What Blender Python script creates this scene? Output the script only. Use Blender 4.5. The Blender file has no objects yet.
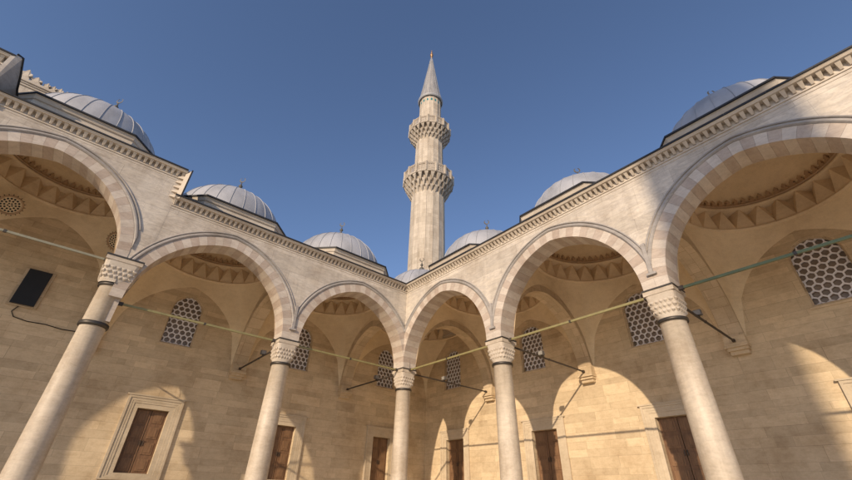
import bpy, math, random
from mathutils import Vector
random.seed(7)
PI = math.pi
SC = bpy.context.scene
COL = SC.collection

# ------------------------------------------------------------------ helpers
class MB:
    """collects faces of one mesh; uv in metres, a 'tone' number per face"""
    def __init__(s): s.v = []; s.f = []; s.uv = []; s.t = []; s.sm = []
    def face(s, pts, tone=0.5, uv=None, smooth=False):
        b = len(s.v); pts = [tuple(p) for p in pts]; s.v += pts
        s.f.append(tuple(range(b, b + len(pts)))); s.t.append(tone); s.uv.append(uv); s.sm.append(smooth)
    def grid(s, rows, tone=0.5, smooth=True, uvs=None, close=False):
        """rows of points sharing vertices"""
        b = len(s.v); n = len(rows[0])
        for r in rows: s.v += [tuple(p) for p in r]
        for i in range(len(rows) - 1):
            for j in range(n if close else n - 1):
                k = (j + 1) % n
                s.f.append((b + i*n + j, b + i*n + k, b + (i+1)*n + k, b + (i+1)*n + j))
                s.t.append(tone); s.sm.append(smooth)
                s.uv.append(uvs(i, j) if uvs else None)
    def hexa(s, p, tone=0.5):
        """p: 8 points, bottom ring 0-3 and top ring 4-7"""
        for q in ((3,2,1,0), (4,5,6,7), (0,1,5,4), (1,2,6,5), (2,3,7,6), (3,0,4,7)):
            s.face([p[i] for i in q], tone)
    def box(s, a, b, tone=0.5):
        x0, x1 = sorted((a[0], b[0])); y0, y1 = sorted((a[1], b[1])); z0, z1 = sorted((a[2], b[2]))
        s.hexa([(x0,y0,z0),(x1,y0,z0),(x1,y1,z0),(x0,y1,z0),(x0,y0,z1),(x1,y0,z1),(x1,y1,z1),(x0,y1,z1)], tone)
    def bar(s, a, b, w, h, tone=0.5):
        a = Vector(a); b = Vector(b); d = (b - a).normalized()
        up = Vector((0,0,1)) if abs(d.z) < .9 else Vector((1,0,0))
        r = d.cross(up).normalized(); u = r.cross(d)
        s.hexa([a-r*w/2-u*h/2, a+r*w/2-u*h/2, b+r*w/2-u*h/2, b-r*w/2-u*h/2,
                a-r*w/2+u*h/2, a+r*w/2+u*h/2, b+r*w/2+u*h/2, b-r*w/2+u*h/2], tone)
    def lathe(s, prof, n=32, c=(0,0), tone=0.5, smooth=True, ph=0, z0=0, sq=None):
        rows = [[(c[0] + r*math.cos(ph + 2*PI*j/n), c[1] + r*math.sin(ph + 2*PI*j/n), z0 + z) for j in range(n)] for r, z in prof]
        def uvs(i, j):
            R = max(p[0] for p in prof); w = 2*PI*R/n
            a, b = z0 + prof[i][1], z0 + prof[i+1][1]
            if abs(b - a) < 1e-4: b = a + prof[i+1][0] - prof[i][0]
            return [(j*w, a), ((j+1)*w, a), ((j+1)*w, b), (j*w, b)]
        s.grid(rows, tone, smooth, uvs, close=True)
    def tube(s, pts, r, n=6, tone=.5):
        rows = []
        for i, p in enumerate(pts):
            p = Vector(p); d = (Vector(pts[min(i+1, len(pts)-1)]) - Vector(pts[max(i-1, 0)])).normalized()
            up = Vector((0,0,1)) if abs(d.z) < .9 else Vector((1,0,0))
            a = d.cross(up).normalized(); b = a.cross(d)
            rows.append([p + a*r*math.cos(2*PI*k/n) + b*r*math.sin(2*PI*k/n) for k in range(n)])
        s.grid(rows, tone, True, None, True)
    def build(s, name, mat, parent=None, merge=False):
        me = bpy.data.meshes.new(name); me.from_pydata(s.v, [], s.f)
        ul = me.uv_layers.new(name='UVMap'); at = me.attributes.new('tone', 'FLOAT', 'FACE')
        at.data.foreach_set('value', s.t)
        me.update()
        for p in me.polygons:
            p.use_smooth = s.sm[p.index]
            uv = s.uv[p.index]; n = p.normal
            for k, li in enumerate(p.loop_indices):
                if uv: ul.data[li].uv = uv[k]
                else:
                    c = me.vertices[me.loops[li].vertex_index].co
                    if abs(n.z) > .75: q = (c.x, c.y)
                    elif abs(n.x) > abs(n.y): q = (c.y, c.z)
                    else: q = (c.x, c.z)
                    ul.data[li].uv = q
        me.materials.append(mat)
        o = bpy.data.objects.new(name, me); COL.objects.link(o)
        if parent: o.parent = parent
        return o

def tag(o, label=None, cat=None, group=None, kind=None):
    if label: o['label'] = label
    if cat: o['category'] = cat
    if group: o['group'] = group
    if kind: o['kind'] = kind
    return o
def thing(name, label, cat, group=None, loc=(0,0,0)):
    o = bpy.data.objects.new(name, None); COL.objects.link(o); o.location = loc; o.empty_display_size = .2
    return tag(o, label, cat, group)
def copy_tree(o, parent=None):
    c = o.copy(); COL.objects.link(c)
    if parent: c.parent = parent
    for ch in list(o.children): copy_tree(ch, c)
    return c

# ------------------------------------------------------------------ materials
def new_mat(name):
    m = bpy.data.materials.new(name); m.use_nodes = True
    nt = m.node_tree; b = nt.nodes['Principled BSDF']
    return m, nt, b
def N(nt, t, **k):
    n = nt.nodes.new(t)
    for a, v in k.items(): setattr(n, a, v)
    return n
def mixc(nt, typ, fac, a, b):
    n = N(nt, 'ShaderNodeMix', data_type='RGBA', blend_type=typ)
    for sock, v in ((n.inputs[0], fac), (n.inputs[6], a), (n.inputs[7], b)):
        if isinstance(v, (int, float)): sock.default_value = v
        elif isinstance(v, tuple): sock.default_value = (*v, 1)
        else: nt.links.new(v, sock)
    return n.outputs[2]
def ramp(nt, src, stops):
    r = N(nt, 'ShaderNodeValToRGB'); nt.links.new(src, r.inputs[0])
    e = r.color_ramp.elements
    while len(e) < len(stops): e.new(.5)
    for el, (p, c) in zip(e, stops):
        el.position = p; el.color = (c, c, c, 1) if isinstance(c, (int, float)) else (*c, 1)
    return r.outputs[0]
def noise(nt, vec, scale, detail=5, rough=.55, stretch=None, dist=0):
    n = N(nt, 'ShaderNodeTexNoise'); n.inputs['Scale'].default_value = scale
    n.inputs['Detail'].default_value = detail; n.inputs['Roughness'].default_value = rough
    n.inputs['Distortion'].default_value = dist
    if stretch:
        mp = N(nt, 'ShaderNodeMapping'); mp.inputs['Scale'].default_value = stretch; nt.links.new(vec, mp.inputs[0]); vec = mp.outputs[0]
    nt.links.new(vec, n.inputs['Vector']); return n.outputs[0]

def stone(name, c1, c2, bw=.9, rh=.33, mortar=None, ms=.006, stain=.25, vein=0, rough=.75, bump=.25, tone=None, bricks=True, spot=0, streak=.0):
    """coursed stone: per-block colour, joints, veins, stains. UVs are in metres."""
    m, nt, b = new_mat(name)
    uvn = N(nt, 'ShaderNodeUVMap'); uv = uvn.outputs[0]
    pos = N(nt, 'ShaderNodeNewGeometry').outputs['Position']
    hts = []
    if bricks:
        # nudge the courses a little so that joints are not ruler-straight
        sp = N(nt, 'ShaderNodeSeparateXYZ'); nt.links.new(uv, sp.inputs[0])
        def mth(op, x, y=None, z=None):
            q = N(nt, 'ShaderNodeMath', operation=op)
            for k_, v_ in enumerate((x, y, z)):
                if v_ is None: continue
                if isinstance(v_, (int, float)): q.inputs[k_].default_value = v_
                else: nt.links.new(v_, q.inputs[k_])
            return q.outputs[0]
        vs = mth('MULTIPLY', mth('SINE', mth('MULTIPLY', sp.outputs[1], 2.1/rh)), rh*.16)
        vs2 = mth('MULTIPLY', mth('SINE', mth('MULTIPLY', sp.outputs[1], .83/rh)), rh*.22)
        vv = mth('ADD', sp.outputs[1], mth('ADD', vs, vs2))
        row = mth('FLOOR', mth('DIVIDE', vv, rh))
        wn = N(nt, 'ShaderNodeTexWhiteNoise', noise_dimensions='1D'); nt.links.new(row, wn.inputs['W'])
        us_ = mth('MULTIPLY', mth('SINE', mth('MULTIPLY_ADD', sp.outputs[0], 2.6/bw, mth('MULTIPLY', row, 1.7))), bw*.18)
        uu = mth('ADD', mth('MULTIPLY_ADD', wn.outputs['Value'], bw*2.7, sp.outputs[0]), us_)
        cb = N(nt, 'ShaderNodeCombineXYZ'); nt.links.new(uu, cb.inputs[0]); nt.links.new(vv, cb.inputs[1]); uv = cb.outputs[0]
        br = N(nt, 'ShaderNodeTexBrick'); nt.links.new(uv, br.inputs['Vector'])
        br.offset = .43; br.offset_frequency = 2; br.squash = .72; br.squash_frequency = 3
        br.inputs['Color1'].default_value = (*c1, 1); br.inputs['Color2'].default_value = (*c2, 1)
        mo = mortar or tuple(.62*x for x in c1)
        br.inputs['Mortar'].default_value = (*mo, 1)
        br.inputs['Scale'].default_value = 1; br.inputs['Mortar Size'].default_value = ms
        br.inputs['Mortar Smooth'].default_value = .35
        br.inputs['Brick Width'].default_value = bw; br.inputs['Row Height'].default_value = rh
        col = br.outputs['Color']
        # second, shifted brick grid = extra random tone per block
        b2 = N(nt, 'ShaderNodeTexBrick'); mp = N(nt, 'ShaderNodeMapping'); mp.inputs['Location'].default_value = (bw*7, rh*40, 0)
        nt.links.new(uv, mp.inputs[0]); nt.links.new(mp.outputs[0], b2.inputs['Vector'])
        b2.offset = .43; b2.offset_frequency = 2; b2.squash = .72; b2.squash_frequency = 3
        b2.inputs['Color1'].default_value = (.80,.78,.76,1); b2.inputs['Color2'].default_value = (1.14,1.13,1.12,1); b2.inputs['Mortar'].default_value = (1,1,1,1)
        b2.inputs['Scale'].default_value = 1; b2.inputs['Mortar Size'].default_value = .0
        b2.inputs['Brick Width'].default_value = bw; b2.inputs['Row Height'].default_value = rh
        col = mixc(nt, 'MULTIPLY', .48, col, b2.outputs['Color'])
        hts.append((br.outputs['Fac'], -1.0))
    else:
        rn = noise(nt, pos, .8, 4)
        col = mixc(nt, 'MIX', ramp(nt, rn, [(.35, 0.), (.65, 1.)]), c1, c2)
    if tone:   # per-stone colour from the 'tone' number of each face
        at = N(nt, 'ShaderNodeAttribute', attribute_name='tone')
        tr = ramp(nt, at.outputs['Fac'], tone)
        col = mixc(nt, 'MULTIPLY', 1., col, tr)
    st = noise(nt, pos, .55, 8, .65)
    col = mixc(nt, 'MULTIPLY', stain, col, ramp(nt, st, [(.32, (.55,.46,.36)), (.52, (1,1,1)), (.75, (1.12,1.1,1.06))]))
    st2 = noise(nt, pos, 3.2, 6, .7, (1,1,2.2))
    col = mixc(nt, 'MULTIPLY', stain*.8, col, ramp(nt, st2, [(.3, (.62,.56,.48)), (.55, (1,1,1))]))
    if vein:
        vn = noise(nt, pos, 1.1, 9, .62, (1,1,3.4), 1.6)
        col = mixc(nt, 'MULTIPLY', vein, col, ramp(nt, vn, [(.40, (1,1,1)), (.49, (.62,.62,.66)), (.53, (.9,.9,.92)), (.6, (1,1,1))]))
    if streak:
        sn = noise(nt, pos, 1.3, 7, .6, (2.4,2.4,.22))
        col = mixc(nt, 'MULTIPLY', streak, col, ramp(nt, sn, [(.38, (.5,.46,.42)), (.56, (1,1,1))]))
    fine = noise(nt, pos, 22, 4, .6)
    col = mixc(nt, 'MULTIPLY', .3, col, ramp(nt, fine, [(.3, .78), (.7, 1.1)]))
    nt.links.new(col, b.inputs['Base Color'])
    b.inputs['Roughness'].default_value = rough; b.inputs['Specular IOR Level'].default_value = .3
    # relief
    mid = noise(nt, pos, 7, 6, .6)
    add = N(nt, 'ShaderNodeMath', operation='MULTIPLY_ADD'); nt.links.new(mid, add.inputs[0]); add.inputs[1].default_value = .35; add.inputs[2].default_value = 0
    h = add.outputs[0]
    for s_, k in hts:
        a2 = N(nt, 'ShaderNodeMath', operation='MULTIPLY_ADD'); nt.links.new(s_, a2.inputs[0]); a2.inputs[1].default_value = k; nt.links.new(h, a2.inputs[2]); h = a2.outputs[0]
    bp = N(nt, 'ShaderNodeBump'); bp.inputs['Strength'].default_value = bump; bp.inputs['Distance'].default_value = .02
    nt.links.new(h, bp.inputs['Height']); nt.links.new(bp.outputs[0], b.inputs['Normal'])
    return m
def plain(name, c, rough=.6, metal=0, var=.25, scale=4, stretch=None, bump=.1, spec=.4):
    m, nt, b = new_mat(name)
    pos = N(nt, 'ShaderNodeNewGeometry').outputs['Position']
    n1 = noise(nt, pos, scale, 6, .6, stretch)
    col = mixc(nt, 'MULTIPLY', var*2, c, ramp(nt, n1, [(.3, .55), (.55, 1.), (.75, 1.2)]))
    nt.links.new(col, b.inputs['Base Color']); b.inputs['Roughness'].default_value = rough; b.inputs['Metallic'].default_value = metal
    b.inputs['Specular IOR Level'].default_value = spec
    if bump:
        bp = N(nt, 'ShaderNodeBump'); bp.inputs['Strength'].default_value = bump; bp.inputs['Distance'].default_value = .02
        nt.links.new(noise(nt, pos, scale*4, 4), bp.inputs['Height']); nt.links.new(bp.outputs[0], b.inputs['Normal'])
    return m

M = {}
M['marble'] = stone('facade_marble', (.655,.595,.515), (.575,.52,.445), 1.45, .56, ms=.005, mortar=(.42,.375,.32), stain=.42, vein=.45, rough=.55, bump=.08, streak=.22)
TR = [(0, (.80,.73,.685)), (.45, (.91,.865,.83)), (.55, (.97,.95,.92)), (1, (1.08,1.07,1.05))]
M['voussoir'] = stone('voussoir_stone', (.58,.52,.46), (.55,.49,.43), bricks=False, stain=.4, vein=.3, rough=.65, bump=.12, tone=TR)
M['mould'] = stone('moulding_marble', (.42,.39,.365), (.33,.31,.29), bricks=False, stain=.45, vein=.35, rough=.6, bump=.1)
M['trim'] = stone('carved_trim', (.60,.535,.45), (.52,.45,.37), bricks=False, stain=.35, rough=.7, bump=.12)
M['column'] = stone('column_marble', (.61,.53,.425), (.54,.46,.365), bricks=False, stain=.45, vein=.22, rough=.42, bump=.04, streak=.3)
M['wall'] = stone('rear_limestone', (.69,.56,.385), (.565,.455,.31), 1.15, .275, mortar=(.41,.325,.22), ms=.004, stain=.5, rough=.85, bump=.22)
M['surround'] = stone('surround_stone', (.58,.49,.37), (.50,.42,.31), bricks=False, stain=.4, rough=.75, bump=.12)
M['vault'] = stone('vault_plaster', (.80,.665,.47), (.74,.61,.42), bricks=False, stain=.3, rough=.85, bump=.06)
M['zig'] = stone('band_plaster', (.76,.62,.44), (.70,.57,.40), bricks=False, stain=.4, rough=.85, bump=.06)
M['crest'] = plain('crest_paint', (.44,.31,.20), .8, var=.2)
M['rib'] = stone('rib_stone', (.62,.50,.355), (.52,.42,.29), .5, .36, mortar=(.36,.27,.17), stain=.4, rough=.8, bump=.15)
M['minaret'] = stone('minaret_stone', (.60,.535,.45), (.52,.46,.38), .65, .42, mortar=(.42,.35,.26), ms=.006, stain=.3, rough=.8, bump=.12, streak=.35)
M['muq'] = stone('minaret_carving', (.54,.48,.41), (.42,.37,.31), bricks=False, stain=.5, rough=.8, bump=.15)
M['lead'] = plain('dome_lead', (.38,.385,.41), .62, .1, .34, 1.1, (1,1,.35), .08, .5)
M['seam'] = plain('dome_seam', (.36,.365,.385), .6, .1, .2, 2, None, .05)
M['edge'] = plain('lead_edging', (.035,.035,.038), .55, .3, .25, 3)
M['coneL'] = plain('cone_lead', (.36,.345,.33), .5, .2, .3, 2.2, (1,1,.3), .1)
M['bronze'] = plain('dark_bronze', (.085,.075,.065), .5, .7, .2, 6)
M['gold'] = plain('gilt_metal', (.36,.22,.12), .5, .6, .15, 6)
M['finial'] = plain('finial_metal', (.13,.12,.10), .65, .4, .2, 6)
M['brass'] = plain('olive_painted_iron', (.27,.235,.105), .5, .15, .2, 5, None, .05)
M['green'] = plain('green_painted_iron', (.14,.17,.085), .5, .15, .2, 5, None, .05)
M['palerod'] = plain('pale_painted_iron', (.27,.25,.175), .5, .15, .2, 5, None, .05)
M['iron'] = plain('dark_iron', (.085,.07,.058), .55, .5, .25, 5)
M['lattice'] = plain('lattice_plaster', (.76,.75,.79), .7, 0, .12, 5, None, .05)
M['glass'] = plain('dark_pane', (.30,.24,.19), .25, 0, .2, 3, None, .05, .5)
M['wood'] = plain('shutter_wood', (.18,.098,.052), .6, 0, .45, 3.5, (6,6,.6), .2)
M['wood2'] = plain('shutter_panel_wood', (.21,.118,.062), .6, 0, .4, 3.5, (6,6,.6), .2)
M['black'] = plain('black_panel', (.012,.012,.013), .5, .1, .2, 6)
M['lamp'] = plain('lamp_housing', (.17,.16,.15), .5, .3, .15, 6)
M['lampg'] = plain('lamp_glass', (.28,.27,.25), .3, 0, .1, 6)
M['tile'] = plain('turquoise_tile', (.03,.22,.24), .3, 0, .15, 6)
M['paving'] = stone('courtyard_marble', (.80,.725,.575), (.72,.65,.51), 1.1, .7, mortar=(.3,.27,.22), stain=.4, vein=.3, rough=.6, bump=.1)
M['earth'] = plain('city_ground', (.26,.23,.19), .9, 0, .3, .05)

# ------------------------------------------------------------------ geometry of the pointed arch
def arc(a, h, t, s):
    """point of a two-centre pointed arch, half-span a, rise h, offset t; s 0..1 from +side foot over the apex"""
    e = (h*h - a*a)/(2*a); R = a + e + t
    fm = math.acos(min(1, e/R))
    if s <= .5:
        f = fm*s*2; return (-e + R*math.cos(f), R*math.sin(f))
    f = fm*(1 - s)*2; return (e - R*math.cos(f), R*math.sin(f))
def arch_z(a, h, t, u):
    e = (h*h - a*a)/(2*a); R = a + e + t; q = abs(u) + e
    return math.sqrt(max(0, R*R - q*q)) if q < R else 0.
HS, RISE, Z0 = 2.42, 2.73, 6.24
LD, RD = 5.17, 5.65            # depth of the rear walls behind the two arcades

class Frame:
    """local (u along the arcade, w into the building, z) to world"""
    def __init__(s, side): s.side = side
    def __call__(s, u, w, z): return (u, w, z) if s.side == 'L' else (w, u, z)
FL, FR = Frame('L'), Frame('R')

def voussoirs(F, c, z0, parent, t1=.335, w0=-.362, w1=.352, n=33, a=HS, h=RISE, name='arch', mat='voussoir', clamp=None, foot=0, alt=True):
    m = MB(); K = 3
    for i in range(n):
        tn = (.15 + random.uniform(-.12, .2)) if i % 2 else (.75 + random.uniform(-.2, .2))
        if not alt: tn = random.uniform(.3, .9)
        g = .0002
        for k in range(K):
            s0 = (i + k/K)/n + (g if k == 0 else 0); s1 = (i + (k+1)/K)/n - (g if k == K-1 else 0)
            P = [arc(a,h,0,s0), arc(a,h,t1,s0), arc(a,h,t1,s1), arc(a,h,0,s1)]
            if clamp: P = [(max(-clamp, min(clamp, p[0])), p[1]) for p in P]
            q = [F(c + p[0], w0, z0 + p[1]) for p in P] + [F(c + p[0], w1, z0 + p[1]) for p in P]
            for ii, fc in enumerate(((0,1,2,3), (7,6,5,4), (3,7,4,0), (1,5,6,2))):
                m.face([q[j] for j in fc], tn)
            if k == 0: m.face([q[0], q[1], q[5], q[4]], tn)
            if k == K-1: m.face([q[2], q[3], q[7], q[6]], tn)
    return m.build(name, M[mat], parent)
def ring_moulding(F, c, z0, parent, t0, t1, w0, w1, a=HS, h=RISE, lim=2.745, limp=None, name='arch_moulding', mat='mould', n=72, bev=.02):
    m = MB(); rows = []
    for i in range(n+1):
        s = i/n; pts = []; ut = arc(a, h, t0, s)[0]
        if ut > (limp or lim) or ut < -lim: continue
        for t, w in ((t0, w1), (t0, w0+bev), (t0+bev, w0), (t1-bev, w0), (t1, w0+bev), (t1, w1)):
            u, z = arc(a, h, t, s)
            u = max(-lim, min(limp or lim, u)); pts.append(F(c+u, w, z0+z))
        rows.append(pts)
    m.grid(rows, .5, False)
    return m.build(name, M[mat], parent)
def spandrel(m, F, c, z0, t, ztop, w0, w1, u0=-2.75, u1=2.75, a=HS, h=RISE, n=56):
    us = sorted({round(u0 + (u1-u0)*.5*(1-math.cos(PI*i/n)), 5) for i in range(n+1)} | ({0.} if u0 < 0 < u1 else set()))
    for a_, b_ in zip(us, us[1:]):
        za, zb = z0 + arch_z(a,h,t,a_), z0 + arch_z(a,h,t,b_)
        m.face([F(c+a_,w0,za), F(c+b_,w0,zb), F(c+b_,w0,ztop), F(c+a_,w0,ztop)])
        m.face([F(c+a_,w1,za), F(c+a_,w1,ztop), F(c+b_,w1,ztop), F(c+b_,w1,zb)])
        m.face([F(c+a_,w0,za), F(c+a_,w1,za), F(c+b_,w1,zb), F(c+b_,w0,zb)])
    m.face([F(c+u0,w0,ztop), F(c+u1,w0,ztop), F(c+u1,w1,ztop), F(c+u0,w1,ztop)])
    for u in (u0, u1): m.face([F(c+u,w0,z0+arch_z(a,h,t,u)), F(c+u,w1,z0+arch_z(a,h,t,u)), F(c+u,w1,ztop), F(c+u,w0,ztop)])

FW = -.35
def dentils(m, F, u0, u1, z, step=.168):
    """row of little slanting consoles under the cornice slab"""
    n = max(1, round((u1-u0)/step)); d = (u1-u0)/n
    for i in range(n):
        a = u0 + i*d + d*.19; b = u0 + (i+1)*d - d*.19; mid = (a+b)/2; tn = random.random()
        top = [F(a,FW-.005,z), F(a,FW-.16,z), F(b,FW-.16,z), F(b,FW-.005,z)]
        bot = [F(a+.012,FW-.005,z-.16), F(mid-.02,FW-.035,z-.16), F(mid+.02,FW-.035,z-.16), F(b-.012,FW-.005,z-.16)]
        m.hexa(bot + top, tn)
def cornice(F, u0, u1, z, parent, end0=True):
    """z = underside of the projecting slab"""
    d = MB(); dentils(d, F, u0, u1, z-.004); d.build('dentil_course', M['trim'], parent)
    s = MB()
    P = [F(u0,FW+.1,z), F(u0,FW-.19,z), F(u1,FW-.19,z), F(u1,FW+.1,z)]; Q = [F(u0,FW+.1,z+.068), F(u0,FW-.235,z+.068), F(u1,FW-.235,z+.068), F(u1,FW+.1,z+.068)]
    s.hexa(P + Q)
    s.box(F(u0,FW+.05,z-.235), F(u1,FW-.028,z-.195)); s.box(F(u0,FW+.05,z-.33), F(u1,FW-.012,z-.318))
    s.build('cornice_slab', M['trim'], parent)
    e = MB(); n = max(1, int((u1-u0)/.9)); du = (u1-u0)/n
    for i in range(n):
        j = random.uniform(-.006, .006)
        e.box(F(u0+i*du, FW+.1, z+.072), F(u0+(i+1)*du-.004, FW-.265+j, z+.122+j))
    e.build('lead_edging', M['edge'], parent)

def hexlattice(F, c, w, z0, zs, hw, z1, parent, pitch=.235, r=.108):
    m = MB(); dz = pitch*math.sqrt(3)/2; row = 0; z = z0 - .02; R = pitch/math.sqrt(3)
    e = None
    while z < z1 + .1:
        off = pitch/2 if row % 2 else 0
        k = -8
        while k <= 8:
            u = k*pitch + off; k += 1
            if abs(u) > hw + pitch*.3: continue
            if z > zs and z - zs > arch_z(hw, z1-zs, pitch*.45, u): continue
            P = [(u + R*math.cos(PI/6 + PI/3*i), z + R*math.sin(PI/6 + PI/3*i)) for i in range(6)]
            Q = [(u + r*math.cos(PI/6 + PI/3*i), z + r*math.sin(PI/6 + PI/3*i)) for i in range(6)]
            for i in range(6):
                j = (i+1) % 6
                m.face([F(c+P[i][0],w,P[i][1]), F(c+P[j][0],w,P[j][1]), F(c+Q[j][0],w,Q[j][1]), F(c+Q[i][0],w,Q[i][1])])
                m.face([F(c+Q[i][0],w,Q[i][1]), F(c+Q[j][0],w,Q[j][1]), F(c+Q[j][0],w+.05,Q[j][1]), F(c+Q[i][0],w+.05,Q[i][1])])
        z += dz; row += 1
    return m.build('grille', M['lattice'], parent)

def arch_outline(hw, z0, zs, z1, t=0, n=10):
    """open-top rect + pointed head: loop of (u,z)"""
    L = [(hw+t, z0-t)]
    for i in range(2*n+1):
        u, z = arc(hw, z1-zs, t, i/(2*n)); L.append((u, zs+z))
    L.append((-hw-t, z0-t)); return L
def window(F, c, D, hw, parent, z0=6.72, zs=8.26, z1=8.93):
    if D > 5.5: z0, zs, z1 = 6.80, 8.34, 9.03
    w = thing('lattice_window', None, None); w.parent = parent
    fr = MB()
    A = arch_outline(hw, z0, zs, z1); B = arch_outline(hw, z0, zs, z1, -.045)
    for i in range(len(A)):
        j = (i+1) % len(A)
        fr.face([F(c+A[i][0],D+.06,A[i][1]), F(c+A[j][0],D+.06,A[j][1]), F(c+B[j][0],D+.06,B[j][1]), F(c+B[i][0],D+.06,B[i][1])])
        fr.face([F(c+B[i][0],D+.06,B[i][1]), F(c+B[j][0],D+.06,B[j][1]), F(c+B[j][0],D+.20,B[j][1]), F(c+B[i][0],D+.20,B[i][1])])
    fr.build('window_frame', M['rib'], w)
    hexlattice(F, c, D+.15, z0, zs, hw, z1, w)
    g = MB(); g.box(F(c-hw-.1,D+.26,z0-.1), F(c+hw+.1,D+.28,z1+.1)); g.build('pane', M['glass'], w)
    s = MB(); s.box(F(c-hw-.09,D+.1,z0-.10), F(c+hw+.09,D-.035,z0-.015)); s.build('window_sill', M['wall'], w)
    return [(c + p[0], p[1]) for p in A]
def shutter_opening(F, c, D, hw, parent, z0=2.06, z1=4.19, ajar=0., F3=.42):
    w = thing('shuttered_opening', None, None); w.parent = parent
    fr = MB()
    # stepped marble surround
    steps = [(0, .16, -.022), (.16, .24, -.04), (.24, .34, -.05), (.34, F3, -.075)]
    for a, b, pr in steps:
        o0, o1 = hw+a, hw+b
        fr.box(F(c-o1,D+.02,z0-b*.5), F(c-o0,D+pr,z1+b)); fr.box(F(c+o0,D+.02,z0-b*.5), F(c+o1,D+pr,z1+b))
        fr.box(F(c-o0,D+.02,z1+a), F(c+o0,D+pr,z1+b)); fr.box(F(c-o0,D+.02,z0-b*.5), F(c+o0,D+pr,z0-a*.5))
    fr.box(F(c-hw-F3-.07,D+.02,z1+F3), F(c+hw+F3+.07,D-.10,z1+F3+.05))
    fr.build('marble_surround', M['surround'], w)
    for sgn in (-1, 1):
        lf = MB(); u0, u1 = (c-hw+.01, c-.012) if sgn < 0 else (c+.012, c+hw-.01)
        yo = D+.20; lf.box(F(u0,yo,z0+.01), F(u1,yo+.05,z1-.01))
        o = lf.build('shutter_leaf', M['wood'], w)
        pn = MB(); H = (z1-z0)/4
        for k in range(4):
            pn.box(F(u0+.09,yo-.022,z0+k*H+.08), F(u1-.09,yo+.01,z0+(k+1)*H-.06))
            pn.box(F(u0+.15,yo-.036,z0+k*H+.14), F(u1-.15,yo+.01,z0+(k+1)*H-.12))
        pn.build('shutter_panel', M['wood2'], o)
        hd = MB(); hd.box(F(c+sgn*.05-.012,yo-.05,z0+.9), F(c+sgn*.05+.012,yo-.02,z0+1.08)); hd.build('handle', M['iron'], o)
    return [(c+hw, z0), (c+hw, z1), (c-hw, z1), (c-hw, z0)]
def blind_arch(F, c, D, parent, hw=.62, z0=4.75, h=.62):
    m = MB(); rows = []
    for i in range(25):
        pts = []
        for t, w in ((.0, D+.01), (.0, D-.008), (.09, D-.012), (.09, D+.01)):
            u, z = arc(hw, h, t, i/24); pts.append(F(c+u, w, z0+z))
        rows.append(pts)
    m.grid(rows, .5, False); return m.build('relieving_arch', M['wall'], parent)

def rear_panel(F, D, u0, u1, z0, z1, holes, parent):
    """wall face with openings and their reveals, block of real thickness behind"""
    m = MB()
    us = sorted({round(x, 5) for x in [u0, u1] + [p[0] for h in holes for p in h]})
    us = [x for i, x in enumerate(us) if i == 0 or x - us[i-1] > 1e-4]
    def span(h, u):           # z extent of a hole at u
        zs = []
        for i in range(len(h)):
            (xa, za), (xb, zb) = h[i], h[(i+1) % len(h)]
            if abs(xa - xb) < 1e-9: continue
            if min(xa, xb) - 1e-9 <= u <= max(xa, xb) + 1e-9: zs.append(za + (zb-za)*(u-xa)/(xb-xa))
        return (min(zs), max(zs)) if zs else None
    for ua, ub in zip(us, us[1:]):
        mid = (ua+ub)/2; cuts = []
        for h in holes:
            if min(p[0] for p in h) < mid < max(p[0] for p in h):
                e_ = (ub-ua)*1e-3; A, B = span(h, ua + e_), span(h, ub - e_); cuts.append((A[0], B[0], A[1], B[1]))
        cuts.sort(); ca = cb = z0
        for A0, B0, A1, B1 in cuts:
            m.face([F(ua,D,ca), F(ub,D,cb), F(ub,D,B0), F(ua,D,A0)]); ca, cb = A1, B1
        m.face([F(ua,D,ca), F(ub,D,cb), F(ub,D,z1), F(ua,D,z1)])
    for h in holes:
        for i in range(len(h)):
            a, b = h[i], h[(i+1) % len(h)]
            m.face([F(a[0],D,a[1]), F(b[0],D,b[1]), F(b[0],D+.3,b[1]), F(a[0],D+.3,a[1])])
    m.box(F(u0,D+.31,z0), F(u1,D+.9,z1))
    return m.build('wall_face', M['wall'], parent)

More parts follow.
